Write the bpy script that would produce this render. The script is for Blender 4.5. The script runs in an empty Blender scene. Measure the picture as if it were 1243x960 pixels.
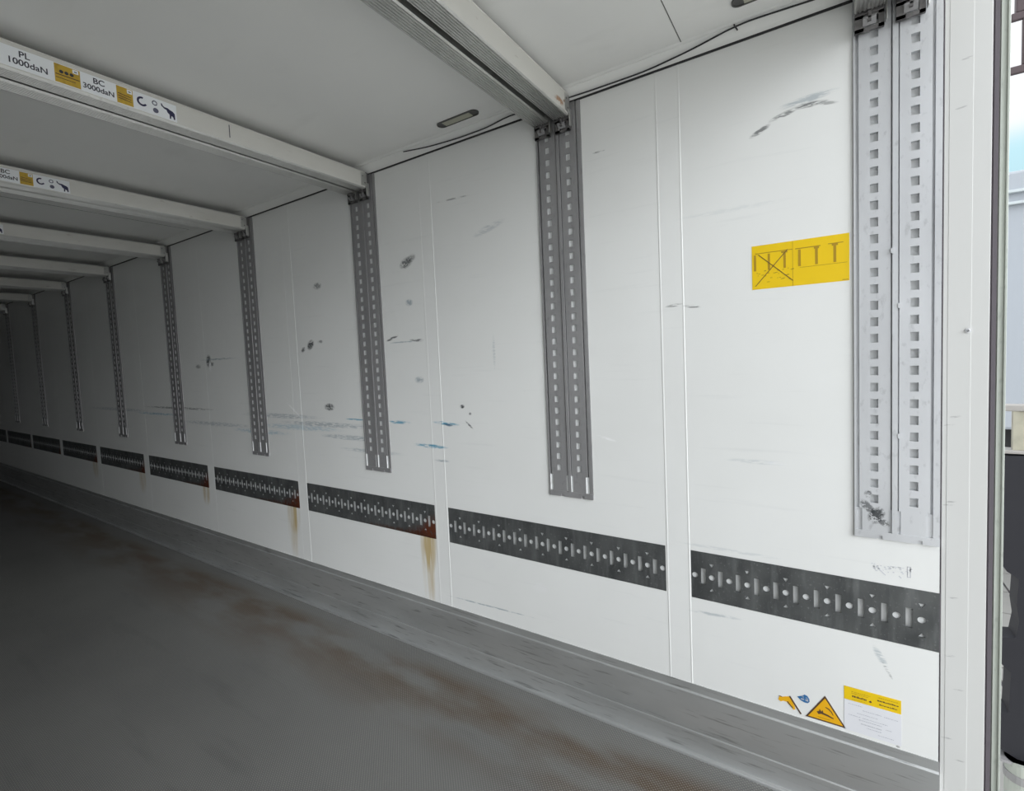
import bpy, bmesh, math, random
from mathutils import Matrix, Vector, Euler
random.seed(7)
S = bpy.context.scene
COL = S.collection

# ------------------------------------------------------------------ camera
W, H = 1243, 960
F, CX, CY = 585.779, 617.3952, 465.855
AX, AY, AZ = -.058, -.0448, .5801
fw = Vector((math.cos(AZ)*math.cos(AX), math.sin(AZ)*math.cos(AX), math.sin(AX)))
rt = Vector((math.sin(AZ), -math.cos(AZ), 0)); up = rt.cross(fw)
c_, s_ = math.cos(AY), math.sin(AY)
r2 = rt*c_+up*s_; u2 = -rt*s_+up*c_
cam = bpy.data.cameras.new('camera'); co = bpy.data.objects.new('camera', cam); COL.objects.link(co)
m = Matrix((r2, u2, -fw)).transposed().to_4x4(); m.translation = Vector((-1.8706, 0, 1.5765)); co.matrix_world = m
cam.sensor_width = 36; cam.lens = F/W*36
cam.shift_x = (W/2-CX)/W; cam.shift_y = (CY-H/2)/W
cam.clip_start = .02; cam.clip_end = 300
S.camera = co
S.view_settings.view_transform = 'Standard'; S.view_settings.look = 'None'
S.view_settings.gamma = 1; S.view_settings.use_curve_mapping = False
S.view_settings.exposure = 0.55

# ------------------------------------------------------------------ world: bright broken cloud
HORIZON, ZENITH, GLOW, GW, GLOW_DIR = .48, 1.25, 7.0, .87, (-.34, -1, .34)
w = bpy.data.worlds.new('sky'); S.world = w; w.use_nodes = True
nt = w.node_tree; nt.nodes.clear()
out = nt.nodes.new('ShaderNodeOutputWorld'); bg = nt.nodes.new('ShaderNodeBackground')
tc = nt.nodes.new('ShaderNodeTexCoord'); nz = nt.nodes.new('ShaderNodeTexNoise'); rp = nt.nodes.new('ShaderNodeValToRGB')
nz.inputs['Scale'].default_value = 3.1; nz.inputs['Detail'].default_value = 5
rp.color_ramp.elements[0].position = .30; rp.color_ramp.elements[0].color = (.72, .82, .88, 1)
rp.color_ramp.elements[1].position = .50; rp.color_ramp.elements[1].color = (.965, 1.0, 1.03, 1)
def vdot(d):
    n = nt.nodes.new('ShaderNodeVectorMath'); n.operation = 'DOT_PRODUCT'; n.inputs[1].default_value = Vector(d).normalized()
    nt.links.new(tc.outputs['Generated'], n.inputs[0]); return n.outputs['Value']
def mrange(v, a, b, lo, hi):
    n = nt.nodes.new('ShaderNodeMapRange'); n.interpolation_type = 'SMOOTHSTEP'
    for i, q in enumerate((a, b, lo, hi)): n.inputs[i+1].default_value = q
    nt.links.new(v, n.inputs[0]); return n.outputs[0]
gap = nt.nodes.new('ShaderNodeMix'); gap.data_type = 'RGBA'      # one gap of blue between the clouds
nt.links.new(mrange(vdot((.950, -.2226, .205)), .9965, .9992, 0, 1), gap.inputs[0])
nt.links.new(rp.outputs['Color'], gap.inputs[6]); gap.inputs[7].default_value = (.60, .90, 1.0, 1)
ov = nt.nodes.new('ShaderNodeMath'); ov.operation = 'MULTIPLY_ADD'   # overcast: zenith brighter than horizon
el = nt.nodes.new('ShaderNodeClamp'); nt.links.new(vdot((0, 0, 1)), el.inputs[0])
nt.links.new(el.outputs[0], ov.inputs[0]); ov.inputs[1].default_value = ZENITH-HORIZON; ov.inputs[2].default_value = HORIZON
nt.links.new(gap.outputs[2], bg.inputs['Color']); gl = nt.nodes.new('ShaderNodeMath'); gl.operation = 'MULTIPLY_ADD'      # bright sky patch added out of view to light the deep wall
nt.links.new(mrange(vdot(GLOW_DIR), GW, 1.0, 0, 1), gl.inputs[0]); gl.inputs[1].default_value = GLOW; nt.links.new(ov.outputs[0], gl.inputs[2])
nt.links.new(gl.outputs[0], bg.inputs['Strength'])
nt.links.new(bg.outputs[0], out.inputs['Surface'])
# sky portal in the open rear doorway (guides sampling only, gives off no light)
pl_ = bpy.data.lights.new('sky_portal', 'AREA'); pl_.shape = 'RECTANGLE'; pl_.size = 2.46; pl_.size_y = 2.6
pl_.cycles.is_portal = True
po = bpy.data.objects.new('sky_portal', pl_); COL.objects.link(po)
po.location = (-1.23, -.43, 1.3); po.rotation_euler = (math.radians(-90), 0, math.pi)
po.rotation_euler = Vector((0, 1, 0)).to_track_quat('-Z', 'Z').to_euler()

# ------------------------------------------------------------------ helpers
def tag(o, label=None, cat=None, group=None, kind=None):
    if label: o['label'] = label
    if cat: o['category'] = cat
    if group: o['group'] = group
    if kind: o['kind'] = kind
    return o
def link(name, me, mats=(), parent=None, loc=None):
    for mt in mats: me.materials.append(mt)
    o = bpy.data.objects.new(name, me); COL.objects.link(o)
    if loc: o.location = loc
    if parent: o.parent = parent
    return o
def fin(name, bm, mats, parent=None, loc=None, smooth=False):
    me = bpy.data.meshes.new(name); bmesh.ops.recalc_face_normals(bm, faces=bm.faces)
    bm.to_mesh(me); bm.free()
    if smooth:
        for p in me.polygons: p.use_smooth = True
    return link(name, me, mats if isinstance(mats, (list, tuple)) else [mats], parent, loc)
def empty(name, loc):
    o = bpy.data.objects.new(name, None); o.empty_display_size = .05; o.location = loc; COL.objects.link(o); return o
def box(bm, x0, x1, y0, y1, z0, z1, mi=0, bev=0):
    r = bmesh.ops.create_cube(bm, size=1); vs = r['verts']
    for v in vs:
        v.co = Vector((x0+(v.co.x+.5)*(x1-x0), y0+(v.co.y+.5)*(y1-y0), z0+(v.co.z+.5)*(z1-z0)))
    fs = set(f for v in vs for f in v.link_faces)
    for f in fs: f.material_index = mi
    if bev:
        es = list(set(e for v in vs for e in v.link_edges))
        rr = bmesh.ops.bevel(bm, geom=es, offset=bev, segments=2, profile=.5, affect='EDGES')
        for f in rr['faces']: f.material_index = mi
    return vs
def cyl(bm, p, axis, r, h, mi=0, seg=16, r2=None):
    q = Vector(axis).to_track_quat('Z', 'Y').to_matrix().to_4x4(); q.translation = Vector(p)
    rr = bmesh.ops.create_cone(bm, cap_ends=True, segments=seg, radius1=r, radius2=r if r2 is None else r2, depth=h, matrix=q)
    for f in set(f for v in rr['verts'] for f in v.link_faces): f.material_index = mi
def prism(bm, pts, d, mi=0):
    """polygon points (3-D) swept along vector d"""
    a = [bm.verts.new(p) for p in pts]; b = [bm.verts.new(Vector(p)+Vector(d)) for p in pts]
    n = len(pts); fs = [bm.faces.new(a), bm.faces.new(b[::-1])]
    for i in range(n): fs.append(bm.faces.new([a[i], a[(i+1) % n], b[(i+1) % n], b[i]]))
    for f in fs: f.material_index = mi
def tube(bm, pts, r, seg=8):
    rings = []; n = len(pts)
    for i, p in enumerate(pts):
        t = (Vector(pts[min(i+1, n-1)])-Vector(pts[max(i-1, 0)])).normalized()
        a = t.orthogonal().normalized() if not rings else None
        q = t.to_track_quat('Z', 'X')
        rings.append([bm.verts.new(Vector(p)+q@Vector((math.cos(k/seg*6.2832)*r, math.sin(k/seg*6.2832)*r, 0))) for k in range(seg)])
    for i in range(n-1):
        for k in range(seg): bm.faces.new([rings[i][k], rings[i][(k+1) % seg], rings[i+1][(k+1) % seg], rings[i+1][k]])
    bm.faces.new(rings[0][::-1]); bm.faces.new(rings[-1])
def heightfield(name, ys, zs, fn, mats, skirt, parent=None, loc=None, matfn=None):
    """stepped relief facing -X; fn(yc, zc) gives X of each cell or None for a hole"""
    ys = sorted(set(round(y, 5) for y in ys)); zs = sorted(set(round(z, 5) for z in zs))
    bm = bmesh.new(); cache = {}
    def V(x, y, z):
        k = (round(x, 5), y, z)
        if k not in cache: cache[k] = bm.verts.new(k)
        return cache[k]
    def Q(a, b, c, d, mi=0):
        try: f = bm.faces.new([V(*a), V(*b), V(*c), V(*d)]); f.material_index = mi
        except ValueError: pass
    ny, nz_ = len(ys)-1, len(zs)-1
    g = {}
    for i in range(ny):
        for j in range(nz_): g[i, j] = fn((ys[i]+ys[i+1])/2, (zs[j]+zs[j+1])/2)
    def ms(i, j): return matfn((ys[i]+ys[i+1])/2, (zs[j]+zs[j+1])/2) if matfn else 0
    for i in range(ny):
        for j in range(nz_):
            x = g[i, j]; y0, y1, z0, z1 = ys[i], ys[i+1], zs[j], zs[j+1]
            if x is not None: Q((x, y0, z0), (x, y0, z1), (x, y1, z1), (x, y1, z0), ms(i, j))
            for (di, dj) in ((1, 0), (0, 1), (-1, 0), (0, -1)):
                i2, j2 = i+di, j+dj
                xn = g.get((i2, j2), 'out')
                if xn == 'out': xn = skirt
                elif di < 0 or dj < 0: continue
                xa = skirt if x is None else x; xb = skirt if xn is None else xn
                if abs(xa-xb) < 1e-6: continue
                if di: yy = y1 if di > 0 else y0; Q((xa, yy, z0), (xb, yy, z0), (xb, yy, z1), (xa, yy, z1), ms(i, j) if x is not None else 0)
                else: zz = z1 if dj > 0 else z0; Q((xa, y0, zz), (xb, y0, zz), (xb, y1, zz), (xa, y1, zz), ms(i, j) if x is not None else 0)
    me = bpy.data.meshes.new(name); bm.to_mesh(me); bm.free()
    # orient every face outwards: fronts to -X
    for mt in mats: me.materials.append(mt)
    b2 = bmesh.new(); b2.from_mesh(me)
    for f in b2.faces:
        n = f.normal
        if abs(n.x) > .5 and n.x > 0: f.normal_flip()
    b2.to_mesh(me); b2.free()
    o = bpy.data.objects.new(name, me); COL.objects.link(o)
    if loc: o.location = loc
    if parent: o.parent = parent
    return o
def flat_shape(loops, thick):
    """2-D loops (first is the outline, the others holes or islands) -> solid mesh lying in XY, thickness in Z"""
    cu = bpy.data.curves.new('shape', 'CURVE'); cu.dimensions = '2D'; cu.fill_mode = 'BOTH'; cu.extrude = thick/2
    for lp in loops:
        sp = cu.splines.new('POLY'); sp.points.add(len(lp)-1); sp.use_cyclic_u = True
        for p, q in zip(sp.points, lp): p.co = (q[0], q[1], 0, 1)
    o = bpy.data.objects.new('tmp', cu); COL.objects.link(o)
    dg = bpy.context.evaluated_depsgraph_get(); me = bpy.data.meshes.new_from_object(o.evaluated_get(dg))
    bpy.data.objects.remove(o); bpy.data.curves.remove(cu)
    return me
def text_mesh(s, size, thick=.0002, bold=0):
    cu = bpy.data.curves.new('text', 'FONT'); cu.body = s; cu.size = size; cu.extrude = thick; cu.align_x = 'CENTER'; cu.align_y = 'CENTER'; cu.offset = bold
    o = bpy.data.objects.new('tmp', cu); COL.objects.link(o)
    dg = bpy.context.evaluated_depsgraph_get(); me = bpy.data.meshes.new_from_object(o.evaluated_get(dg))
    bpy.data.objects.remove(o); bpy.data.curves.remove(cu)
    return me
def circ(cx, cy, r, n=20, a0=0, sy=1): return [(cx+r*math.cos(a0+k/n*2*math.pi), cy+sy*r*math.sin(a0+k/n*2*math.pi)) for k in range(n)]
def addmesh(bm, me, mat, mi):
    n = len(bm.verts); k = len(bm.faces)
    me.transform(mat); bm.from_mesh(me); bm.faces.ensure_lookup_table()
    for f in bm.faces[k:]: f.material_index = mi
    bpy.data.meshes.remove(me)
# maps a flat drawing (u to the viewer's right, v up, w towards the viewer) on to a surface
def on_wall(x, y, z): return Matrix.Translation((x, y, z))@Matrix(((0, 0, -1, 0), (-1, 0, 0, 0), (0, 1, 0, 0), (0, 0, 0, 1)))
def on_beam(x, y, z): return Matrix.Translation((x, y, z))@Matrix(((1, 0, 0, 0), (0, 0, -1, 0), (0, 1, 0, 0), (0, 0, 0, 1)))

# ------------------------------------------------------------------ materials
class MT:
    def __init__(s, name, color, rough=.5, metal=0, spec=.5):
        s.m = bpy.data.materials.new(name); s.m.use_nodes = True; s.t = s.m.node_tree; s.n = s.t.nodes
        s.b = s.n['Principled BSDF']; s.b.inputs['Roughness'].default_value = rough; s.b.inputs['Metallic'].default_value = metal
        s.b.inputs['Specular IOR Level'].default_value = spec
        s.g = s.n.new('ShaderNodeNewGeometry'); s.pos = s.g.outputs['Position']
        c = s.n.new('ShaderNodeRGB'); c.outputs[0].default_value = (*color, 1); s.c = c.outputs[0]; s.h = None
    def L(s, a, b): s.t.links.new(a, b)
    def math(s, op, a, b=None, clamp=False):
        n = s.n.new('ShaderNodeMath'); n.operation = op; n.use_clamp = clamp
        for i, v in enumerate((a, b)):
            if v is None: continue
            if isinstance(v, (int, float)): n.inputs[i].default_value = v
            else: s.L(v, n.inputs[i])
        return n.outputs[0]
    def noise(s, scale, stretch=(1, 1, 1), detail=4, off=(0, 0, 0), rough=.5):
        mp = s.n.new('ShaderNodeMapping'); mp.inputs['Scale'].default_value = stretch; mp.inputs['Location'].default_value = off
        s.L(s.pos, mp.inputs['Vector']); n = s.n.new('ShaderNodeTexNoise'); n.inputs['Scale'].default_value = scale
        n.inputs['Detail'].default_value = detail; n.inputs['Roughness'].default_value = rough; s.L(mp.outputs[0], n.inputs['Vector']); return n.outputs['Fac']
    def ramp(s, f, a, b, lo=0, hi=1):
        n = s.n.new('ShaderNodeMapRange'); n.inputs[1].default_value = a; n.inputs[2].default_value = b
        n.inputs[3].default_value = lo; n.inputs[4].default_value = hi; s.L(f, n.inputs[0]); return n.outputs[0]
    def mix(s, f, color):
        n = s.n.new('ShaderNodeMix'); n.data_type = 'RGBA'; 
        if isinstance(f, (int, float)): n.inputs[0].default_value = f
        else: s.L(f, n.inputs[0])
        s.L(s.c, n.inputs[6]); n.inputs[7].default_value = (*color, 1); s.c = n.outputs[2]; return s
    def blob(s, loc, rad, rotx=0):
        mp = s.n.new('ShaderNodeMapping'); mp.vector_type = 'TEXTURE'
        mp.inputs['Location'].default_value = loc; mp.inputs['Scale'].default_value = rad; mp.inputs['Rotation'].default_value = (rotx, 0, 0)
        s.L(s.pos, mp.inputs['Vector']); g = s.n.new('ShaderNodeTexGradient'); g.gradient_type = 'SPHERICAL'; s.L(mp.outputs[0], g.inputs[0]); return g.outputs['Fac']
    def bump(s, h, strength=.2, dist=.001):
        b = s.n.new('ShaderNodeBump'); b.inputs['Strength'].default_value = strength; b.inputs['Distance'].default_value = dist
        s.L(h, b.inputs['Height'])
        if s.h is not None: s.L(s.h, b.inputs['Normal'])
        s.h = b.outputs[0]; return s
    def done(s):
        s.L(s.c, s.b.inputs['Base Color'])
        if s.h is not None: s.L(s.h, s.b.inputs['Normal'])
        return s.m
def mark(M, nz, y, z, ry, rz, col, alpha, rot=0, gain=1.35, x=0, rx=.3):
    g = M.blob((x, y, z), (rx, ry, rz), math.radians(rot))
    f = M.math('MULTIPLY', g, nz); f = M.math('MULTIPLY', f, gain*2, True); f = M.math('MULTIPLY', f, alpha)
    M.mix(f, col)
BLK = (.035, .04, .045); BLU = (.10, .34, .48); GRB = (.30, .36, .40); RST = (.50, .36, .13); WHT = (.95, .95, .95)

def wall_material():
    M = MT('white_panel', (.83, .835, .82), .42)
    n1 = M.noise(2.2, (1, .6, 1.2), 5); M.mix(M.ramp(n1, .45, .75, 0, .10), (.60, .60, .57))
    n2 = M.noise(130, (1, .16, 1), 4, rough=.6); fine = M.ramp(n2, .40, .62, .0, 1)
    n3 = M.noise(7, (1, .35, 6), 4); M.mix(M.ramp(n3, .62, .8, 0, .12), (.45, .47, .48))
    blot = M.noise(80, (1, .6, 1), 5, rough=.65); blot = M.ramp(blot, .38, .60, .12, 1)
    A = lambda *a, **k: mark(M, fine, *a, **k)
    B = lambda *a, **k: mark(M, blot, *a, **k)
    # scuffs left by loads, and a painted highlight: centre y, z, half lengths, colour, strength, tilt
    A(.175, 2.289, .038, .010, BLK, .75, rot=-24); A(.105, 2.322, .050, .010, BLK, .75, rot=-14); A(.035, 2.331, .055, .009, BLK, .8, rot=2); A(-.012, 2.322, .035, .006, BLK, .5, rot=12)
    A(.04, 2.35, .09, .014, GRB, .6, rot=-4)
    A(.748, 2.372, .03, .004, BLK, .9); A(.47, 1.737, .035, .006, BLK, .8, rot=-6); A(.405, 1.727, .035, .006, BLK, .8, rot=10)
    B(1.835, 2.088, .055, .030, BLK, .8, rot=-18); B(1.80, 2.105, .04, .022, BLK, .45, rot=-18)
    A(1.50, 2.347, .11, .005, BLK, .55, rot=2)
    B(2.593, 2.055, .045, .024, BLK, .65); B(2.70, 1.70, .045, .030, BLK, .95, rot=-35); B(2.78, 1.672, .03, .018, BLK, .8, rot=-30); B(2.60, 1.715, .03, .012, BLK, .6)
    B(2.552, 1.311, .055, .026, BLK, .9); B(4.0, 1.64, .040, .055, BLK, 1.0, rot=15); B(3.96, 1.615, .045, .02, BLK, .8); B(4.17, 1.60, .05, .02, BLK, .6); A(3.85, 1.65, .3, .008, GRB, .8)
    A(1.97, 1.70, .055, .009, BLK, .9, rot=-16); A(1.79, 1.68, .055, .009, BLK, .9, rot=4); A(1.9, 1.675, .12, .005, GRB, .7)
    B(1.787, 1.471, .035, .02, GRB, .7); B(1.83, 1.88, .03, .02, GRB, .8); A(1.30, 2.17, .10, .02, GRB, .35, rot=-14)
    A(1.957, 1.239, .10, .011, BLU, .9); A(1.62, 1.246, .095, .010, BLU, .95, rot=3); A(1.60, 1.238, .05, .008, (.05, .12, .2), .8, rot=3); A(1.735, 1.122, .13, .012, BLU, .95, rot=1); A(2.32, 1.242, .10, .006, BLU, .9)
    A(2.62, 1.20, .5, .020, GRB, .6); A(2.35, 1.13, .35, .018, GRB, .6); A(2.9, 1.17, .5, .022, BLU, .35); A(3.35, 1.12, .4, .02, BLU, .4); A(2.2, 1.06, .3, .015, GRB, .45)
    A(3.1, 1.24, .5, .02, GRB, .55); A(4.6, 1.26, .7, .012, BLK, .7); A(5.0, 1.2, .5, .012, BLU, .6); A(4.0, 1.15, .6, .02, GRB, .5); A(5.9, 1.22, .8, .02, GRB, .5); A(1.66, 1.05, .06, .008, GRB, .7)
    B(1.508, 1.335, .016, .012, BLK, .95); B(1.46, 1.30, .010, .008, BLK, .8); A(1.47, 1.245, .035, .006, BLK, .8, rot=40)
    A(.145, 1.166, .06, .006, WHT, .9); A(.2, 1.166, .11, .010, GRB, .25); A(.75, 1.217, .05, .006, WHT, .9, rot=14)  # first white dash is a highlight painted into the wall colour
    B(2.92, 1.28, .11, .008, WHT, 1, rot=33); B(3.98, 1.60, .025, .05, WHT, 1)
    A(1.40, .339, .29, .004, GRB, .8, rot=-2); A(1.30, 1.6, .01, .09, GRB, .3)
    A(-.145, .565, .012, .04, GRB, .5, rot=-28); A(-.163, .525, .005, .03, BLK, .6, rot=-28); A(.35, .573, .10, .008, GRB, .5, rot=-4); B(1.4, .55, .06, .04, (.8, .8, .8), .5); B(1.1, .5, .05, .03, (.85, .85, .85), .5)
    B(-.19, .283, .006, .005, BLK, .8); A(.3, .83, .2, .008, GRB, .2); A(.27, 2.05, .2, .01, GRB, .12)
    B(.475, .35, .006, .02, BLK, .0)
    # rust running down from the steel rails
    stre = M.ramp(M.noise(26, (1, 1.3, .09), 3), .38, .6, .1, 1)
    for (y, z, ry, rz, a) in ((1.785, .575, .065, .16, .75), (1.80, .50, .05, .30, .35), (1.77, .47, .02, .24, .4), (3.01, .575, .075, .15, .75), (3.02, .50, .07, .26, .35), (4.21, .585, .07, .12, .55), (5.44, .57, .09, .16, .45), (6.65, .57, .1, .14, .4)):
        mark(M, stre, y, z, ry, rz, RST, a, gain=1.3)
    M.bump(M.noise(3.0, (1, 1, .8), 3), .25, .01)
    M.bump(M.noise(60, (1, 1, 1), 2), .05, .001)
    return M.done()
def alu(name, col, rough=.38, metal=.75, marks=()):
    M = MT(name, col, rough, metal)
    st = M.noise(9, (1, 1, .25), 5); M.mix(M.ramp(st, .4, .75, 0, .35), tuple(c*.62 for c in col))
    sp = M.noise(70, (1, 1, .5), 3); M.mix(M.ramp(sp, .6, .75, 0, .3), tuple(c*.4 for c in col))
    if marks:
        bl = M.ramp(M.noise(85, (1, 1, 1), 6, rough=.75), .44, .56, .0, 1)
        for a in marks: mark(M, bl, *a)
    M.bump(sp, .1, .0005); return M.done()
WALL = wall_material()
M = MT('white_paint', (.83, .835, .82), .45); M.mix(M.ramp(M.noise(3, (1, 1, .5), 5), .45, .75, 0, .10), (.6, .6, .57)); STRIP = M.done()
M = MT('recess_white', (.72, .73, .73), .5); M.mix(M.ramp(M.noise(30), .55, .8, 0, .3), (.5, .5, .48)); BACK = M.done()
M = MT('ceiling_white', (.86, .86, .835), .5); M.mix(M.ramp(M.noise(1.2, (1, 1, 1), 6), .42, .72, 0, .14), (.52, .54, .55)); M.mix(M.ramp(M.noise(9, (1, .4, 1), 5), .6, .8, 0, .12), (.45, .45, .42)); M.bump(M.noise(2.5), .2, .01); CEIL = M.done()
ALU_T1 = alu('lit_aluminium', (.70, .71, .73), .42, .55, [(-.135, 1.025, .022, .032, BLK, .9, 25, 1.5), (-.115, 1.09, .012, .014, BLK, .8, 0, 1.6), (-.152, 1.005, .022, .012, BLK, .7, 30, 1.6), (-.112, 1.05, .014, .03, BLK, .7, -40, 1.6)])  # pale base colour carries the door light on the first track
ALU = alu('worn_aluminium_dimmed', (.36, .355, .36), .5, .4)  # darker base colour carries the dimmer light on the inner tracks
ALU_B = alu('beam_aluminium', (.58, .58, .56), .36, .85)
M = MT('beam_white', (.66, .65, .61), .5, .1); M.mix(M.ramp(M.noise(6, (.4, 1, 1), 5), .5, .78, 0, .35), (.42, .40, .35)); M.mix(M.ramp(M.noise(40, (.3, 1, 1), 3), .66, .78, 0, .5), (.2, .17, .13))
mark(M, M.ramp(M.noise(60, (1, 1, 1), 3), .42, .6, 0, 1), .859, 2.563, .05, .016, (.36, .15, .04), .8, x=-.11, rx=.045)
mark(M, M.ramp(M.noise(60, (1, 1, 1), 3), .42, .6, 0, 1), .859, 2.58, .02, .01, (.2, .1, .05), .8, x=-.065, rx=.012); BEAMW = M.done()
STEEL = alu('greasy_steel', (.25, .24, .24), .45, .7)
# galvanised perforated rail, rust at the low rear corner given per rail
def rail_mat(y_r, rust):
    M = MT('galvanised_rail', (.125, .13, .13), .5, .45)
    M.mix(M.ramp(M.noise(11, (1, 1, .6), 4), .38, .7, 0, .8), (.055, .058, .06))
    M.mix(M.ramp(M.noise(30, (1, 1, .18), 4), .52, .75, 0, .5), (.24, .25, .25))
    M.mix(M.ramp(M.noise(110, (1, 1, 1), 2), .62, .75, 0, .5), (.30, .31, .31))
    if rust:
        nn = M.ramp(M.noise(45, (1, 1, .6), 5), .34, .62, .1, 1)
        mark(M, nn, y_r, .630, .24*rust, .065, (.10, .022, .010), .95, gain=1.6); mark(M, nn, y_r, .66, .11*rust, .10, (.16, .04, .015), .85, gain=1.4)
        mark(M, nn, y_r+.22, .620, .4*rust, .028, (.09, .035, .018), .7, gain=1.5)
    M.bump(M.noise(40), .15, .001); return M.done()
def plain(name, col, rough=.5, metal=0, var=.15, sc=20):
    M = MT(name, col, rough, metal); M.mix(M.ramp(M.noise(sc), .5, .75, 0, var), tuple(c*.5 for c in col)); return M.done()
BLACK = plain('black_rubber', (.02, .02, .022), .6); SEAL = plain('grey_mauve_rubber', (.12, .105, .12), .6)
YEL = plain('yellow_vinyl', (.86, .58, .004), .4, 0, .06, 6); YEL2 = plain('amber_vinyl', (.86, .45, .008), .4, 0, .08, 20); DKY = plain('brown_print', (.42, .25, .01), .5, 0, .1)
INK = plain('dark_print', (.10, .05, .03), .5); BLUE = plain('blue_print', (.03, .16, .38), .4, 0, .1); NAVY = plain('navy_print', (.02, .02, .07), .4)
LW = plain('white_vinyl', (.84, .86, .88), .4, 0, .05, 8); GRYI = plain('grey_print', (.46, .47, .52), .5); ORI = plain('ochre_picture', (.55, .36, .04), .4, 0, .6, 60)
HINGE = alu('weathered_aluminium', (.50, .53, .48), .5, .3)
LENS = plain('yellowed_lens', (.42, .42, .33), .3, 0, .3, 50); BEZ = plain('grey_bezel', (.09, .09, .085), .5)
BROWN = plain('brown_steel', (.10, .075, .08), .5, .3)

# kick plate
M = MT('scuffed_aluminium_kick_plate', (.61, .62, .62), .38, .72)
M.mix(M.ramp(M.noise(5, (1, .4, 1.6), 5), .42, .72, 0, .3), (.30, .31, .31)); M.mix(M.ramp(M.noise(70, (1, .10, 1.6), 4), .60, .74, 0, .6), (.14, .14, .14)); M.mix(M.ramp(M.noise(16, (1, .2, 3), 5), .66, .78, 0, .6), (.10, .10, .10)); M.mix(M.ramp(M.noise(30, (1, 1.5, .3), 3), .68, .8, 0, .5), (.6, .62, .63)); M.bump(M.noise(60, (1, .1, 1)), .15, .0006); KICK = M.done()
M.b.inputs['Specular IOR Level'].default_value = .5
# floor: fine anti-slip dots, brown staining along the wall
M = MT('antislip_floor', (.150, .150, .144), .65, .0, .25)
M.mix(M.ramp(M.noise(1.6, (1, .6, 1), 6), .4, .7, 0, .5), (.092, .092, .092))
band = M.n.new('ShaderNodeSeparateXYZ'); M.L(M.pos, band.inputs[0])
bx_ = M.ramp(band.outputs['X'], -.58, -.25, 0, 1); bx2 = M.ramp(band.outputs['X'], -.09, -.17, 0, 1)
stain = M.math('MULTIPLY', M.math('MULTIPLY', bx_, bx2), M.ramp(M.noise(3.2, (1.8, .5, 1), 5, (3, 1, 0)), .38, .56, 0, 1))
M.mix(M.math('MULTIPLY', stain, .85), (.085, .058, .036))
M.mix(M.ramp(M.noise(5, (2.2, .35, 1), 5), .58, .8, 0, .35), (.06, .062, .062))
mp = M.n.new('ShaderNodeMapping'); M.L(M.pos, mp.inputs['Vector']); mp.inputs['Scale'].default_value = (1/.009, 1/.009, 1/.009); mp.inputs['Rotation'].default_value = (0, 0, math.radians(45))
sx = M.n.new('ShaderNodeSeparateXYZ'); M.L(mp.outputs[0], sx.inputs[0])
dots = M.math('MULTIPLY', M.math('SINE', M.math('MULTIPLY', sx.outputs['X'], 3.1416)), M.math('SINE', M.math('MULTIPLY', sx.outputs['Y'], 3.1416)))
dots = M.math('ABSOLUTE', dots)
M.mix(M.ramp(dots, .55, .95, 0, .45), (.40, .39, .36)); M.bump(dots, .6, .0012); FLOOR = M.done()
M = MT('concrete', (.62, .61, .585), .8); M.mix(M.ramp(M.noise(.8), .4, .7, 0, .4), (.48, .47, .45)); CONC = M.done()

# ------------------------------------------------------------------ trailer shell
YB, YF = -.288, 13.2
RAILS = [(-.288, .4303), (.5252, 1.6358), (1.7283, 2.8396), (2.9341, 4.0477), (4.152, 5.254), (5.366, 6.4678), (6.579, 7.6777), (7.777, 8.8923), (8.98, 10.1401), (10.235, 11.36), (11.455, 12.58)]
L0 = [-.130, .977, 2.192, 3.404, 4.625, 5.842, 7.062, 8.314, 9.551, 10.77]
TZ0, TZ1, BZ0, BZ1 = .950, 2.596, .6218, .8065
DEP = .014
ys = [YB, YF]; zs = [.0, TZ0, TZ1, BZ0, BZ1, 2.6]
for a, b in RAILS: ys += [a, b]
for t in L0: ys += [t+.052, t-.157]
def wf(y, z):
    if BZ0 < z < BZ1 and any(a < y < b for a, b in RAILS): return DEP
    if TZ0 < z < TZ1 and any(t-.157 < y < t+.052 for t in L0): return DEP
    return 0
wr = heightfield('wall_right', ys, zs, wf, [WALL], .06); wr.data.materials[0] = WALL
bm = bmesh.new(); box(bm, .056, .066, YB, YF, 0, 2.6); tag(fin('trim_1', bm, STRIP), kind='structure')   # outer skin of the right side wall
tag(wr, kind='structure')
def sbox(name, mat, *b, bev=0):
    bm = bmesh.new(); box(bm, *b, bev=bev); return tag(fin(name, bm, mat), kind='structure')
sbox('floor', FLOOR, -2.50, .06, -.43, 13.25, -.12, 0)
sbox('ceiling', CEIL, -2.52, .066, -.43, 13.25, 2.642, 2.72)
sbox('wall_left', STRIP, -2.53, -2.46, -.43, 13.25, 0, 2.642)
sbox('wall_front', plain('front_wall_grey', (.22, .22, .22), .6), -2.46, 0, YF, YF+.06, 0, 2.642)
# joint strips between wall panels
tn = 2
JO = [(.4327, .5205), (1.6405, 1.7235), (2.8415, 2.932), (4.05, 4.15), (5.258, 5.362), (6.47, 6.577), (7.68, 7.775), (8.895, 8.978), (10.143, 10.232), (11.363, 11.452)]
for a, b in JO:
    h1 = .0009 if a < 3 else .0007; h2 = h1*.4
    bm = bmesh.new(); pr_ = [(0, a), (-h1, a+.0016), (-h1, a+.004), (-h2, a+.007), (-h2, b-.007), (-h1, b-.004), (-h1, b-.0016), (0, b)]
    prism(bm, [(x, y, .27) for x, y in pr_], (0, 0, 2.33)); tag(fin('trim_%d' % tn, bm, WALL), kind='structure'); tn += 1
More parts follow.
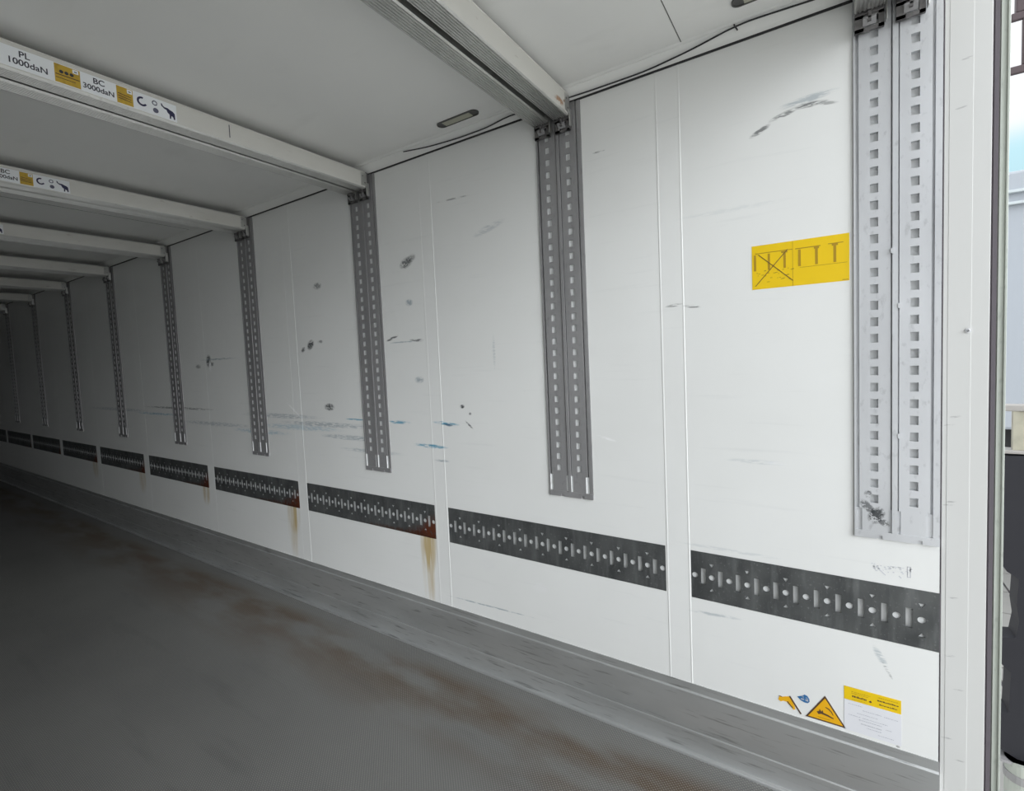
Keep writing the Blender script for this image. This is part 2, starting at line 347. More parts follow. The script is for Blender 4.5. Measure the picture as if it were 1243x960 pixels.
# black seal along the top of the wall, white cove above it
bm = bmesh.new(); box(bm, -.004, .05, YB, YF, 2.5965, 2.6035); tag(fin('trim_%d' % tn, bm, BLACK), kind='structure'); tn += 1
bm = bmesh.new(); prism(bm, [(x, YB, z) for x, z in ((.02, 2.6035), (-.003, 2.6035), (-.016, 2.612), (-.040, 2.634), (-.040, 2.6372), (-.047, 2.6385), (-.052, 2.642), (.02, 2.642))], (0, YF-YB, 0)); tag(fin('trim_%d' % tn, bm, CEIL), kind='structure'); tn += 1
# ceiling sheet joint
for yj in (.41, 4.03, 7.65):
    bm = bmesh.new(); box(bm, -2.46, -.045, yj, yj+.0025, 2.6408, 2.643); tag(fin('trim_%d' % tn, bm, BEZ), kind='structure'); tn += 1
# kick plate
kp = [(0, .2765), (-.003, .2765), (-.003, .2445), (-.0085, .241), (-.0095, .240), (-.010, .096), (-.006, .092), (-.006, .0885), (-.0105, .0855), (-.012, .070), (-.009, .067), (-.013, .036), (-.0185, .010), (-.0235, .0070), (-.0255, .0110), (-.029, .0128), (-.0325, .0118), (-.0350, .0085), (-.0362, .004), (-.0366, .0), (0, 0)]
bm = bmesh.new(); prism(bm, [(x, YB, z) for x, z in kp], (0, YF-YB, 0)); tag(fin('baseboard_right', bm, KICK), kind='structure')

# rear door frame (flush white post, rubber seal, weathered outer post, header, sill)
dr = bpy.data.objects.new('door_1', None); COL.objects.link(dr); dr.location = (0, -.34, 0); tag(dr, kind='structure')
def dpart(name, bm, mat, smooth=False):
    o = fin(name, bm, mat, smooth=smooth); o.parent = dr; o.matrix_parent_inverse = Matrix.Translation((0, .34, 0)); return o
M = MT('post_white', (.65, .65, .635), .4); f1 = M.ramp(M.noise(150, (1, .4, 3), 4), .42, .6, 0, 1)
M.mix(M.ramp(M.noise(2.2, (1, 4, .3), 4), .45, .7, 0, .12), (.55, .55, .52))
for (y, z) in ((-.325, 2.211), (-.318, 1.342), (-.305, 1.318), (-.31, 1.09), (-.305, 1.08), (-.335, 2.34), (-.31, .62), (-.33, .52), (-.305, .36), (-.335, .3), (-.315, .8)): mark(M, f1, y, z, .015, .0035, (.35, .35, .35), .65, -8, 1.2)
POST = M.done()
bm = bmesh.new(); box(bm, 0, .07, -.388, -.2895, -.02, 2.642, bev=.0012); box(bm, -.0006, .001, -.350, -.300, -.02, 2.642, bev=.0005); dpart('post', bm, POST)
bm = bmesh.new(); box(bm, .0, .07, -.2895, -.2865, 0, 2.6); dpart('joint_line', bm, SEAL)
bm = bmesh.new(); box(bm, .005, .07, -.402, -.388, -.02, 2.72); box(bm, .002, .02, -.397, -.392, -.02, 2.72); dpart('door_seal', bm, SEAL)
bm = bmesh.new(); box(bm, .010, .085, -.4245, -.402, -.3, 2.72, bev=.003); box(bm, .006, .012, -.409, -.405, -.3, 2.72); box(bm, .006, .02, -.4235, -.418, -.3, 2.72, bev=.001); dpart('hinge_post', bm, HINGE)
bm = bmesh.new(); cyl(bm, (-.0020, -.344, 1.59), (-1, 0, 0), .0065, .003, seg=20); cyl(bm, (-.0055, -.344, 1.59), (-1, 0, 0), .004, .0015, seg=16, r2=.0025); cyl(bm, (-.0062, -.344, 1.59), (-1, 0, 0), .0018, .0012, 1, seg=8); dpart('rivet', bm, [ALU_T1, BLACK])
bm = bmesh.new(); box(bm, -2.53, .085, -.43, -.388, 2.642, 2.78, bev=.003); dpart('header', bm, HINGE)
bm = bmesh.new(); box(bm, -2.53, -2.44, -.43, -.30, -.02, 2.642, bev=.003); dpart('opposite_post', bm, POST)
bm = bmesh.new(); box(bm, -2.53, .085, -.50, -.43, -.25, -.01, bev=.003); dpart('sill', bm, HINGE)

# ------------------------------------------------------------------ perforated lashing rails in the wall
RUST = [0, 0, 1.0, 1.0, .8, .7, .6, .4, .3, 0, 0]
RL = ['dark perforated steel rail beside the rear door post, low in the white wall', 'dark perforated steel rail, second from the rear door post, below the second slotted track',
      'dark perforated rail with a red rust patch and yellow drips, third from the door post', 'dark perforated rail with rust along its lower rear edge, fourth from the door post',
      'dark steel rail with rusty lower corner, fifth from the rear door post', 'dark steel rail in the dim part of the wall, sixth from the door post',
      'dark steel rail, seventh from the door post, deep in the trailer', 'short-looking dark rail, eighth from the door post, in deep shade', 'dark rail at the left edge of the photo, ninth from the door post', 'tenth dark rail, farthest one in the dark end of the trailer']
def rail(k, a, b):
    zc = .7125; loops = [[(-b+.001, BZ0+.001), (-a-.001, BZ0+.001), (-a-.001, BZ1-.001), (-b+.001, BZ1-.001)]]
    bosses = []
    y0 = (.417 if k == 0 else .417+1.2045+(k-1)*(1.2155 if k > 1 else 0))
    y0 = b-.0143; n = 0; y = y0
    while y > a+.012:
        if n % 2 == 0:
            loops.append(circ(-y, zc, .0105, 20)); bosses.append(y)
            if n % 4 == 2:
                loops.append([(-y-.0085, zc+.052), (-y, zc+.038), (-y+.0085, zc+.052)]); loops.append([(-y-.0085, zc-.053), (-y+.0085, zc-.053), (-y, zc-.041)])
        else:
            loops.append([(-y-.0085, zc-.0305), (-y+.0085, zc-.0305), (-y+.0085, zc+.0305), (-y-.0085, zc+.0305)])
        n += 1; y = y0-n*.0301
    r = empty('lashing_rail', (.001, (a+b)/2, BZ0)); tag(r, RL[k], 'lashing rail', 'perforated steel rails set in the right wall')
    me = flat_shape([[(p[0], p[1]) for p in l] for l in loops], .0022)
    me.transform(on_wall(0, 0, 0)); me.transform(Matrix.Translation((0, -(a+b)/2, -BZ0)))
    mt = rail_mat(a, RUST[k])
    pa = link('perforated_plate', me, [mt], r)
    sy = [a+.002, b-.002]; sz = [.035, .0905-.0125, .0905+.0125, BZ1-BZ0-.035, .0905+.034, .0905-.034]
    for y in bosses: sy += [y-.0125, y+.0125]
    def bf(yy, zz):
        n = [q for q in bosses if abs(q-yy-(a+b)/2) < .0125]
        if n and abs(zz-.0905) < .0125: return .0028
        if n and abs(zz-.0905) > .034: return .0028
        return .0082
    heightfield('backing_strip', [q-(a+b)/2 for q in sy], sz, bf, [BACK], .0125, r)
for k, (a, b) in enumerate(RAILS[:10]): rail(k, a, b)

# ------------------------------------------------------------------ vertical double tracks
TL = ['pale aluminium double slotted track with black scuffs at its foot, beside the rear door post', 'grey double slotted track under the nearest pair of ceiling beams, second from the door post',
      'grey double slotted track third from the rear door post, left of the blue streaked wall', 'narrow-looking double track fourth from the door post, beside the dented panel',
      'dim double track fifth from the rear door post', 'dim double track sixth from the rear door post', 'dark double track seventh from the rear door post', 'dark double track eighth from the rear door post',
      'barely lit double track ninth from the door post, at the left edge', 'barely lit double track tenth from the door post, in the dark end']
def track_x(s, z):
    """s = distance towards the rear from the left slot centre"""
    low = z < 1.045
    if z < .974: return -.006 if (z > .962 or not (.005 < s % .096 < .02)) else -.002
    if s < -.045: return -.005
    gl = -.0375 if not low else -.031
    if s < gl: return .006 if not low else .0005
    if s < .040-(.006 if low else 0): return -.004
    if s < .0435: return .009 if not low else .0005
    if s < .057: return -.007
    if s < .0605+(.0045 if low else 0): return .009 if not low else .0005
    if s < .1335-(.008 if low else 0): return -.004
    if s < .1405: return .009 if not low else .0005
    return -.003
def track(k, t):
    zs = [TZ0+.0005, .956, .962, .974, 1.045, TZ1-.0005]; z = 2.431
    if k == 0: z = 2.4565-.0255
    slots = []
    z = 2.586
    while z > 1.06: slots.append(z); zs += [z-.0135, z+.0135]; z -= .0503
    ss = [-.051, -.045, -.0375, -.031, -.0100, .0100, .034, .040, .0435, .057, .0605, .065, .086, .106, .1255, .1335, .1405, .156, .005, .020, .101, .116]
    loc = (0, t, TZ0)
    def fn(y, zz):
        s = -y; Z = zz+TZ0
        if (abs(s) < .0100 or abs(s-.096) < .0100) and any(abs(Z-q) < .0135 for q in slots): return None
        return track_x(s, Z)
    def foot(y, zz):      # white filler shows in the open groove ends at the foot
        s = -y
        return 1 if .974 < zz+TZ0 < 1.045 and fn(y, zz) == .0005 else 0
    r = empty('lashing_track', loc); tag(r, TL[k], 'lashing track', 'vertical double tracks on the right wall')
    mt = ALU_T1 if k == 0 else ALU  # first track gets the lit tone, the rest the dimmed one
    o = heightfield('track_profile', [-s for s in ss], [q-TZ0 for q in zs], fn, [mt, BACK], .0105, r, matfn=foot if k else None)
    bm = bmesh.new(); box(bm, .0105 if k == 0 else .0085, .0135, -.150, .046, .10, TZ1-TZ0-.002)
    if k:
        for c in (0, -.096): box(bm, .0015, .009, c-.0105, c+.0105, .10, TZ1-TZ0-.002)
    fin('backing_strip', bm, BACK, r)
    if k == 0:   # small torn tabs on the middle rib
        for zz, yy in ((1.675, -.0595), (1.28, -.0595), (1.84, -.0425)):
            bm = bmesh.new(); prism(bm, [(-.0095, yy-.004, zz-.012-TZ0), (-.0095, yy+.003, zz-.006-TZ0), (-.0095, yy+.003, zz+.006-TZ0), (-.0095, yy-.004, zz+.010-TZ0)], (.004, 0, 0)); fin('rib_tab', bm, mt, r)
for k, t in enumerate(L0): track(k, t)

# ------------------------------------------------------------------ decking beams
def beam_mesh(w, h, rf, rb, front):
    """open channelled box profile in YZ (y to front negative), swept along X from -2.44 to -.032"""
    b = []
    hw = w/2
    pts = [(-hw, h-.005), (-hw, .006), (-hw+.004, 0)]
    n = 7; a, e = -hw+.0045, hw-.0035; st = (e-a)/n
    for i in range(n):
        y = a+i*st; pts += [(y, 0), (y+.0012, .003), (y+st*.42, .003), (y+st*.42+.0012, 0)]
    pts += [(hw-.004, 0), (hw, .006), (hw, h-.006), (hw+rb, h-.004), (hw+rb, h), (-hw-rf, h), (-hw-rf, h-.003)]  # wide top rims added to close the slot and keep it dark
    bm = bmesh.new(); prism(bm, [(-2.45, y, z) for y, z in pts], (2.418, 0, 0))
    bm.normal_update()
    bmesh.ops.recalc_face_normals(bm, faces=bm.faces)
    for f in bm.faces: f.material_index = 0 if front and (f.normal.y < -.5 and f.calc_center_median().y < -hw+.002) or front and (f.normal.z > .5 and f.calc_center_median().z > .05) else 1  # inner faces get bare metal to darken the slot between beams
    return bm
def bracket_bm(w):
    bm = bmesh.new(); hw = w/2-.002
    # plate hooked in the track, with a square eye under the beam
    box(bm, -.024, -.0095, -hw, hw, -.004, .088, bev=.001)                     # plate behind the beam end
    box(bm, -.020, -.0095, -hw, -hw+.014, -.050, -.004); box(bm, -.020, -.0095, hw-.022, hw, -.050, -.004)
    box(bm, -.020, -.0095, -hw, hw, -.050, -.040); box(bm, -.020, -.0095, -hw, hw, -.012, -.004)
    box(bm, -.034, -.020, -.004, .004, -.030, -.002)
    prism(bm, [(-.020, -.016, -.036), (-.034, -.016, -.022), (-.034, -.016, -.017), (-.020, -.016, -.030)], (0, .032, 0), 1)   # catch tongue
    box(bm, -.038, -.024, -hw, hw, .060, .070, bev=.001); box(bm, -.040, -.024, -.006, .012, .0, .05, bev=.002)
    for z in (.020, .074):
        for y in (-hw+.008, hw-.010): cyl(bm, (-.027, y, z), (-1, 0, 0), .004, .006, 1, 10)
    return bm
def cap_bm(w):
    bm = bmesh.new(); hw = w/2
    box(bm, -.060, -.022, -hw-.0015, -hw+.001, .012, .082, bev=.0006); cyl(bm, (-.050, -hw-.002, .062), (0, -1, 0), .0035, .003, 1, 10); cyl(bm, (-.036, -hw-.002, .028), (0, -1, 0), .0035, .003, 1, 10)
    box(bm, -.030, -.010, -hw-.0045, -hw-.001, -.038, .030, bev=.001)
    return bm
BE = {}
def beam_proto(front):
    w_ = .070 if front else .075
    bm = beam_mesh(w_, .086, *((.0022, .0105) if front else (.0105, .003)), front); me = bpy.data.meshes.new('beam_profile'); bmesh.ops.recalc_face_normals(bm, faces=bm.faces); bm.to_mesh(me); bm.free(); me.materials.append(BEAMW); me.materials.append(ALU_B)
    b2 = bracket_bm(w_); me2 = bpy.data.meshes.new('end_bracket'); b2.to_mesh(me2); b2.free(); me2.materials.append(STEEL); me2.materials.append(ALU)
    b3 = cap_bm(w_); me3 = bpy.data.meshes.new('side_plate'); b3.to_mesh(me3); b3.free(); me3.materials.append(ALU_B); me3.materials.append(STEEL)
    BE[front] = (me, me2, me3)
beam_proto(True); beam_proto(False)
# load sticker on the beam side, drawn flat: u right, v up
def sticker_mesh():
    bm = bmesh.new(); T = lambda u, v, w=0: Matrix.Translation((u, v, w))
    hgt = .062
    addmesh(bm, flat_shape([[(-.62, 0), (0, 0), (0, hgt), (-.62, hgt)]], .0006), T(0, 0, .0003), 0)
    def rect(u0, v0, u1, v1, mi, w=.0008): addmesh(bm, flat_shape([[(u0, v0), (u1, v0), (u1, v1), (u0, v1)]], .0004), T(0, 0, w), mi)
    def arc(cu, cv, r0, r1, a0, a1, mi):
        n = 14; pts = [(cu+r1*math.cos(math.radians(a0+(a1-a0)*i/n)), cv+r1*math.sin(math.radians(a0+(a1-a0)*i/n))) for i in range(n+1)]
        pts += [(cu+r0*math.cos(math.radians(a1+(a0-a1)*i/n)), cv+r0*math.sin(math.radians(a1+(a0-a1)*i/n))) for i in range(n+1)]
        addmesh(bm, flat_shape([pts], .0004), T(0, 0, .0008), mi)
    # text panels
    addmesh(bm, text_mesh('PL', .026, .0002, .0004), T(-.422, .0455, .0008), 1); addmesh(bm, text_mesh('1000daN', .0255, .0002, .0004), T(-.415, .0205, .0008), 1)
    rect(-.352, .002, -.287, .060, 2)                      # first ochre load picture
    for u in (-.335, -.322, -.309): addmesh(bm, flat_shape([circ(u, .038, .0055, 10)], .0004), T(0, 0, .0011), 1)
    rect(-.350, .026, -.289, .029, 3, .0011); rect(-.350, .016, -.300, .018, 3, .0011); rect(-.306, .046, -.291, .058, 4, .0012); rect(-.302, .050, -.295, .053, 1, .0015)
    addmesh(bm, text_mesh('BC', .026, .0002, .0004), T(-.237, .0455, .0008), 1); addmesh(bm, text_mesh('3000daN', .0235, .0002, .0004), T(-.238, .0205, .0008), 1)
    rect(-.188, .002, -.140, .060, 2)
    for v in (.018, .026, .034): addmesh(bm, flat_shape([[(-.184, v), (-.146, v-.003), (-.146, v-.001), (-.184, v+.003)]], .0004), T(0, 0, .0011), 3)
    rect(-.157, .044, -.142, .058, 4, .0012); rect(-.153, .049, -.146, .052, 1, .0015)
    for base in (-.112, -.52):
        arc(base, .034, .010, .0165, 75, 330, 5)            # open ring
    arc(-.072, .044, .0055, .009, 0, 350, 6); addmesh(bm, flat_shape([circ(-.070, .018, .009, 16)], .0004), T(0, 0, .0008), 6)
    # small animal silhouette with raised trunk and two legs
    el = [(-.048, .052), (-.046, .046), (-.040, .042), (-.030, .042), (-.022, .038), (-.013, .035), (-.007, .029), (-.006, .008), (-.0105, .006), (-.0125, .014), (-.0185, .018), (-.0205, .006), (-.025, .006), (-.0245, .020), (-.031, .026), (-.034, .034), (-.041, .036), (-.050, .043), (-.052, .052)]
    addmesh(bm, flat_shape([el], .0004), T(0, 0, .0008), 5)
    me = bpy.data.meshes.new('load_sticker'); bm.to_mesh(me); bm.free()
    for mt in (LW, INKB, ORI, INK, LW, NAVY, GRYD): me.materials.append(mt)
    return me
INKB = plain('blue_black_print', (.035, .035, .05), .5); GRYD = plain('slate_print', (.10, .10, .15), .5)
STK = sticker_mesh()
zb = [2.541, 2.533, 2.516, 2.511] + [2.511]*6
ordn = ['', 'second', 'third', 'fourth', 'fifth', 'sixth', 'seventh', 'eighth', 'ninth', 'tenth']
for k, t in enumerate(L0):
    for front in (True, False):
        y = t-.083 if front else t+.012
        r = empty('decking_beam', (0, y, zb[k]))
        side = 'nearer' if front else 'farther'
        if k == 0: lab = 'aluminium ceiling beam of the pair at the rear door, the one %s the door, only its end in view' % ('next to' if front else 'away from')
        elif k == 1: lab = ('aluminium ceiling beam with rust specks near its wall end, nearer of the closest full pair' if front else 'ribbed aluminium ceiling beam behind the rust-specked one, farther of the closest full pair')
        elif k == 2: lab = ('white-faced ceiling beam whose load sticker reads PL 1000daN and BC 3000daN in full' if front else 'ceiling beam directly behind the one with the full load sticker')
        elif k == 3: lab = ('white-faced ceiling beam next behind the fully stickered one, its sticker cut off at the left' if front else 'ceiling beam directly behind the second stickered beam')
        else: lab = '%s beam of the %s ceiling pair from the rear door, hung from the %s wall track' % (side, ordn[k], ordn[k])
        tag(r, lab, 'ceiling beam', 'aluminium decking beams stowed under the ceiling')
        me, me2, me3 = BE[front]
        for nm, mm in (('beam_profile', me), ('end_bracket', me2), ('side_plate', me3)):
            o = bpy.data.objects.new(nm, mm); COL.objects.link(o); o.parent = r
        if front and k >= 2:
            o = bpy.data.objects.new('load_sticker', STK); COL.objects.link(o); o.parent = r
            xr = {2: -.944, 3: -.943}.get(k, -.96)
            o.matrix_local = on_beam(xr, -.0352, .010); o['label'] = 'white load sticker with yellow pictures and dark lettering'
        if front and k == 2:
            bm = bmesh.new(); box(bm, -.7475, -.7445, -.0360, -.0348, .022, .074); o = fin('marker_line', bm, INKB, r); o['label'] = 'short black pen line'

# ------------------------------------------------------------------ ceiling lamps
def lamp(y0, y1, x, lab):
    r = empty('ceiling_lamp', (x, (y0+y1)/2, 2.642)); tag(r, lab, 'lamp', 'oblong recessed ceiling lamps'); hl = (y1-y0)/2; hw = .023
    def obl(l, w_): return [(w_*math.cos(a), (l-w_)+w_*math.sin(a)) for a in [math.pi*i/10 for i in range(11)]]+[(w_*math.cos(a), -(l-w_)+w_*math.sin(a)) for a in [math.pi+math.pi*i/10 for i in range(11)]]
    me = flat_shape([obl(hl, hw), obl(hl-.004, hw-.004)], .006); me.transform(Matrix.Translation((0, 0, -.003))); link('bezel', me, [BEZ], r)
    me = flat_shape([obl(hl-.0035, hw-.0035)], .002); me.transform(Matrix.Translation((0, 0, -.0012))); link('housing', me, [BEZ], r)
    me = flat_shape([[(-.0165, -hl+.04), (.0165, -hl+.04), (.0165, hl-.035), (-.0165, hl-.035)]], .0030); me.transform(Matrix.Translation((0, 0, -.0035))); link('lens', me, [LENS], r)
lamp(1.248, 1.474, -.113, 'oblong grey-rimmed lamp in the ceiling between the second and third tracks')
lamp(.005, .236, -.146, 'dark lamp end at the top edge of the photo, above the first wall panel')

# ------------------------------------------------------------------ loose black cable along the cove
cp = [(-.041, 1.768, 2.628), (-.026, 1.616, 2.616), (-.020, 1.435, 2.609), (-.020, 1.273, 2.609), (-.030, 1.139, 2.619), (-.026, 1.0, 2.613), (-.021, .861, 2.609), (-.018, .742, 2.607), (-.017, .572, 2.606), (-.019, .509, 2.608), (-.028, .374, 2.617), (-.040, .263, 2.629), (-.0425, .20, 2.632), (-.040, .128, 2.630), (-.037, .028, 2.626), (-.032, -.12, 2.622), (-.03, -.27, 2.62)]
bm = bmesh.new(); pts = []
for i in range(len(cp)-1):
    for j in range(4): pts.append(Vector(cp[i]).lerp(Vector(cp[i+1]), j/4))
pts.append(Vector(cp[-1])); sm = [pts[0]]+[(pts[i-1]+pts[i]*2+pts[i+1])/4 for i in range(1, len(pts)-1)]+[pts[-1]]
tube(bm, [p+Vector((-.002, 0, -.002)) for p in sm], .0028); tag(fin('cable', bm, BLACK, smooth=True), 'thin black cable hanging loose along the seam of ceiling and right wall', 'cable')
bm = bmesh.new(); tube(bm, [Vector((-.0405, .243, 2.6375)), Vector((-.046, .241, 2.632)), Vector((-.0475, .239, 2.626)), Vector((-.040, .236, 2.6225)), Vector((-.034, .234, 2.620))], .0024)
tag(fin('cable_tie', bm, BLACK), 'short black tie holding the cable to the ceiling trim, near the door', 'cable tie')

# ------------------------------------------------------------------ stickers on the wall
def seg(u0, v0, u1, v1, t):
    d = Vector((u1-u0, v1-v0)); n = Vector((-d.y, d.x)).normalized()*t/2
    return [(u0+n.x, v0+n.y), (u0-n.x, v0-n.y), (u1-n.x, v1-n.y), (u1+n.x, v1+n.y)]
def sticker(name, outline, items, mats, lab, cat, yc, zc, extra=None):
    bm = bmesh.new(); addmesh(bm, flat_shape(outline, .0006), Matrix.Translation((0, 0, .0003)), 0)
    for (loops, mi, w) in items: addmesh(bm, flat_shape(loops, .0003), Matrix.Translation((0, 0, w)), mi)
    if extra: extra(bm)
    me = bpy.data.meshes.new(name); bm.to_mesh(me); bm.free(); me.transform(on_wall(0, 0, 0).to_3x3().to_4x4())
    o = link(name, me, mats, None, (-.0001, yc, zc)); tag(o, lab, cat); return o
# big yellow one with the crossed-out loading diagram  (u = towards the door)
def R_(u0, v0, u1, v1): return [(u0, v0), (u1, v0), (u1, v1), (u0, v1)]
it = []
for u, t in ((.006, .009), (.048, .009), (.094, .009), (.136, .010), (.183, .010), (.232, .010)):
    it.append(([R_(u, .062, u+t*.75, .116)], 1, .0007))
it += [([R_(.010, .119, .120, .1215)], 1, .0008), ([R_(.128, .118, .198, .121)], 1, .0008), ([R_(.218, .120, .258, .1225)], 1, .0008), ([R_(.228, .114, .244, .120)], 1, .0009), ([R_(.088, .112, .106, .118)], 1, .0009), ([R_(.180, .112, .194, .118)], 1, .0009)]
it += [([seg(.010, .010, .106, .122, .0022)], 2, .0011), ([seg(.020, .116, .121, .018, .0022)], 2, .0011), ([R_(.140, .057, .268, .0582)], 1, .0008), ([R_(.255, .003, .272, .005)], 1, .0008), ([R_(.120, .0, .1212, .146)], 1, .0006)]
rnd = random.Random(3)
for i in range(26):
    u = .012+rnd.random()*.11; v = .02+rnd.random()*.04
    it.append(([R_(u, v, u+.003+rnd.random()*.006, v+.0018)], 1, .0007))
sticker('loading_sticker', [R_(0, 0, .2735, .147)], it, [YEL, DKY, INK], 'yellow sticker with a crossed-out loading diagram, at eye height beside the pale track', 'sticker', .205, 1.765)
# warning triangle
tri = [(0, 0), (.057, .093), (.115, .001)]
hand = [[(.033, .030), (.038, .022), (.046, .026), (.062, .024), (.080, .020), (.082, .023), (.066, .029), (.052, .032), (.050, .040), (.046, .034), (.041, .042), (.040, .034)]]
arcp = [(.058, .055), (.068, .052), (.076, .044), (.081, .033), (.0785, .033), (.074, .042), (.066, .049), (.058, .052)]
sticker('warning_sticker', [tri], [([[(.008, .005), (.057, .084), (.107, .006)]], 1, .0008), (hand, 0, .0012), ([arcp], 0, .0012), ([R_(.036, .012, .070, .0135)], 2, .0012)], [INK, YEL2, DKY], 'orange warning triangle sticker with dark border, low on the wall above the kick plate', 'sticker', .0605, .2882)
# torn remainder of a second triangle
sticker('torn_sticker', [[(.002, .033), (.006, .048), (.014, .047), (.024, .052), (.036, .056), (.052, .028), (.054, .015), (.047, .012), (.041, .024), (.033, .027), (.028, .034), (.018, .034), (.010, .029)]],
        [([seg(.037, .058, .071, .005, .005)], 1, .0008), ([seg(.030, .036, .046, .018, .0035)], 1, .0009), ([R_(.004, .0465, .014, .049)], 1, .0009)], [YEL2, INK], 'torn yellow remnant of a triangle sticker with one black edge', 'sticker', .1445, .285)
# blue round emblem, half peeled
sh = [(0, .014), (.008, .019), (.016, .0225), (.021, .029), (.030, .026), (.0355, .017), (.036, .008), (.030, .001), (.021, .0005), (.011, .004)]
sticker('badge_sticker', [sh], [([[(.009, .012), (.020, .014), (.020, .009), (.012, .008)]], 1, .0008), ([[(.0235, .013), (.032, .016), (.032, .007), (.024, .008)]], 1, .0008), ([[(.012, .018), (.019, .0215), (.019, .0175)]], 1, .0008), ([[(.023, .018), (.028, .021), (.031, .018)]], 1, .0008)], [BLUE, GRYI], 'small blue round sticker left of the upright warning triangle', 'sticker', .084, .3355)
# yellow strip with small dark print
def printx(bm, rows, seed, mi, w=.0008):
    rr = random.Random(seed)
    for (u0, u1, v, h) in rows:
        u = u0
        while u < u1:
            l = .0012+rr.random()*.0035; l = min(l, u1-u)
            if l > .0006: addmesh(bm, flat_shape([R_(u, v, u+l, v+h*(.6+.4*rr.random()))], .0003), Matrix.Translation((0, 0, w)), mi)
            u += l+.0007+rr.random()*.0008
st = sticker('notice_sticker', [R_(0, 0, .148, .0445)], [([[(.066, .012), (.071, .018), (.074, .012), (.071, .010)]], 1, .0008)], [YEL, INK, DKY], 'yellow oblong sticker with tiny dark print, above the faded instruction label', 'sticker', -.0495, .3925,
        extra=lambda bm: (printx(bm, [(.022, .060, .0125, .007), (.088, .142, .0225, .0045), (.093, .138, .0105, .004)], 5, 1), printx(bm, [(.02, .07, .030, .002), (.02, .065, .0245, .002), (.09, .14, .034, .002), (.02, .06, .005, .0015)], 6, 2)))
sticker('instruction_sticker', [R_(0, 0, .149, .104)], [], [plain('pale_label', (.79, .795, .83), .4, 0, .05, 8), GRYI], 'large faded white label with rows of pale illegible print, right of the warning triangle', 'sticker', -.0495, .2875,
        extra=lambda bm: printx(bm, [(.012, .05, .092, .002), (.05, .10, .080, .0022), (.105, .14, .079, .0018), (.035, .09, .066, .002), (.012, .045, .054, .0022), (.04, .10, .045, .0025), (.05, .115, .054, .0018), (.045, .10, .033, .003), (.06, .10, .024, .0022), (.11, .125, .038, .0022), (.09, .13, .012, .0018)], 9, 1))
# faint grey grid mark stamped on the wall above the first rail
it = []
rnd = random.Random(11)
for i in range(44):
    u = rnd.random()*.10; v = .018+rnd.random()*.022
    it.append(R_(u, v, u+.0025+rnd.random()*.003, v+.0015+rnd.random()*.002))
it += [seg(.016, .034, .036, .012, .003), seg(.036, .012, .040, .009, .0025), seg(.072, .014, .078, .008, .003), R_(.092, .014, .094, .048), R_(.099, .014, .101, .048), R_(.092, .014, .101, .016), R_(.092, .046, .101, .048), R_(.05, .040, .085, .0415)]
M = MT('faint_print', (.60, .61, .65), .5); FNT = M.done()
bm = bmesh.new()
for l in it: addmesh(bm, flat_shape([l], .0002), Matrix.Translation((0, 0, .0001)), 0)
me = bpy.data.meshes.new('stamp_print'); bm.to_mesh(me); bm.free(); me.transform(on_wall(0, 0, 0).to_3x3().to_4x4())
tag(link('stamp_print', me, [FNT], None, (-.0001, -.119, .826)), 'faint grey illegible stamp on the wall, between the pale track and the first rail', 'marking')

# ------------------------------------------------------------------ outside, seen through the slit at the right
sbox('ground', CONC, -40, 60, -60, 40, -1.35, -1.2)
# a strip of grey paving slabs with open joints beside the parked trailers
PAV = plain('paving_slab', (.27, .265, .25), .8, 0, .2, 3)
bm = bmesh.new(); box(bm, 1.3, 9.0, -5.0, .8, -1.201, -1.185, 1)
for i in range(14):
    for j in range(12): box(bm, 1.31+i*.55, 1.84+i*.55, -4.99+j*.48, -4.53+j*.48, -1.19, -1.17)
o = fin('ground', bm, [PAV, SEAL]); tag(o, kind='structure')
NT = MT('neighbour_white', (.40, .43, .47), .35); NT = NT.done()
r = empty('parked_trailer', (6.6, -6, -1.2)); tag(r, 'white side of another trailer parked outside, at the right edge', 'trailer')
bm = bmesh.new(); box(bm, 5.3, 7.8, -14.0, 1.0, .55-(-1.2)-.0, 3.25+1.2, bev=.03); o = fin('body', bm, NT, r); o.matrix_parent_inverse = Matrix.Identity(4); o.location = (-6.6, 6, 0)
bm = bmesh.new(); box(bm, 5.25, 5.33, -14.0, 1.0, 4.10, 4.13, bev=.005); box(bm, 5.25, 5.33, -14.0, 1.0, 4.22, 4.25, bev=.005); o = fin('rail', bm, plain('grey_rail', (.55, .6, .62), .4), r); o.location = (-6.6, 6, 0)
bm = bmesh.new()
for yy in (-12, -10.8, -9.6):
    cyl(bm, (5.55, yy, .5), (1, 0, 0), .5, .3, 0, 32); cyl(bm, (5.39, yy, .5), (1, 0, 0), .28, .02, 1, 24)
box(bm, 5.6, 5.7, -13.5, .8, 1.5, 1.76); box(bm, 5.62, 5.72, -1.0, -.9, 0, 1.6)
o = fin('running_gear', bm, [BLACK, ALU], r); o.location = (-6.6, 6, 0)
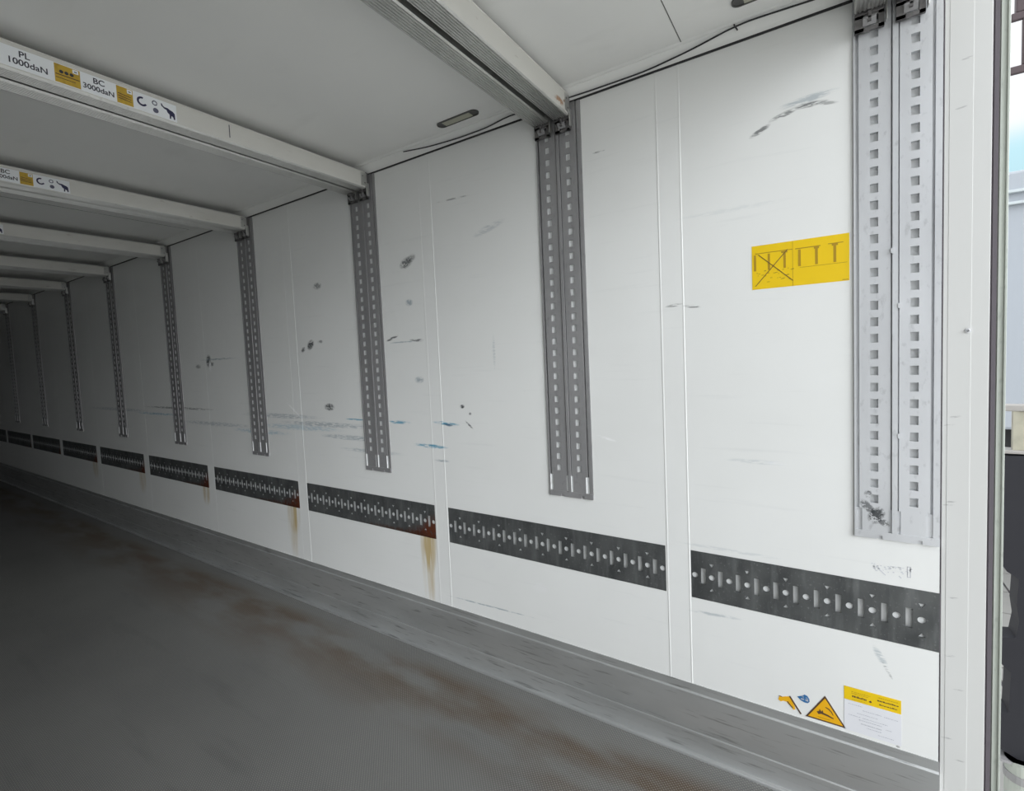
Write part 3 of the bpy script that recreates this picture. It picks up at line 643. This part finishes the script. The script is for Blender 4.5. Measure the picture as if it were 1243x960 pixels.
# black rubber profile hanging on a steel gate post close outside
bm = bmesh.new()
X0, X1 = 1.0, 1.10
def pyz(pts, x0, x1, mi=0): prism(bm, [(x0, y, z) for y, z in pts], (x1-x0, 0, 0), mi)
prof = [(-.639, 1.052), (-.80, 1.060), (-.80, -.30), (-.700, -.292), (-.640, -.262), (-.6405, -.10), (-.672, -.090), (-.677, .095), (-.648, .125), (-.641, .15), (-.641, .225), (-.652, .248), (-.690, .255), (-.700, .33), (-.692, .40), (-.697, .52), (-.660, .545), (-.645, .575)]
pyz(prof, X0, X1)
bmesh.ops.recalc_face_normals(bm, faces=bm.faces)
me = bpy.data.meshes.new('door_buffer'); bm.to_mesh(me); bm.free()
o = link('rubber_buffer', me, [plain('blue_black_rubber', (.012, .012, .017), .7)]); tag(o, 'notched black rubber buffer hanging outside the doorway, at the right edge', 'buffer')
r = empty('gate_frame', (1.05, -.75, -1.2)); tag(r, 'weathered steel frame with top rail and post just above the black buffer', 'gate frame')
def gp(name, mat, fnc):
    bm = bmesh.new(); fnc(bm); bmesh.ops.translate(bm, vec=(-1.05, .75, 1.2), verts=bm.verts); return fin(name, bm, mat, r)
gp('top_rail', plain('grey_steel', (.42, .40, .38), .4, .5), lambda bm: (box(bm, 1.0, 1.04, -1.45, -.60, 1.245, 1.275, bev=.006), box(bm, 1.0, 1.08, -1.45, -.60, 1.062, 1.078, bev=.004)))
gp('post', plain('khaki_steel', (.42, .40, .32), .5, .1, .5, 12), lambda bm: (box(bm, 1.01, 1.07, -.745, -.682, 1.075, 1.246, bev=.004), box(bm, 1.005, 1.012, -.69, -.673, 1.075, 1.246), box(bm, 1.0, 1.06, -1.45, -1.39, -1.2, 1.245, bev=.004)))
bm = bmesh.new(); cyl(bm, (1.02, -.72, -.75), (0, 0, 1), .055, .9, 0, 24); cyl(bm, (1.02, -.72, -.37), (0, 0, 1), .058, .035, 1, 24); box(bm, .98, 1.06, -.80, -.645, -.312, -.300, 1)
tag(fin('bollard', bm, [HINGE, ALU]), 'grey round post standing below the black rubber buffer', 'post')
r = empty('lamp_bracket', (1.05, -.72, 2.62)); tag(r, 'dark brown steel bracket with a square opening, top right corner outside', 'bracket')
bm = bmesh.new()
for b in ((1.0, 1.02, -1.72, -.645, 2.635, 2.665), (1.0, 1.02, -1.72, -.648, 2.845, 2.875), (1.0, 1.02, -.74, -.682, 2.665, 2.845), (1.0, 1.03, -1.72, -.662, 2.875, 3.0), (1.0, 1.06, -1.78, -1.72, -1.2, 3.0)): box(bm, *b, bev=.004)
bmesh.ops.translate(bm, vec=(-1.05, .72, -2.62), verts=bm.verts); fin('bracket_frame', bm, BROWN, r)
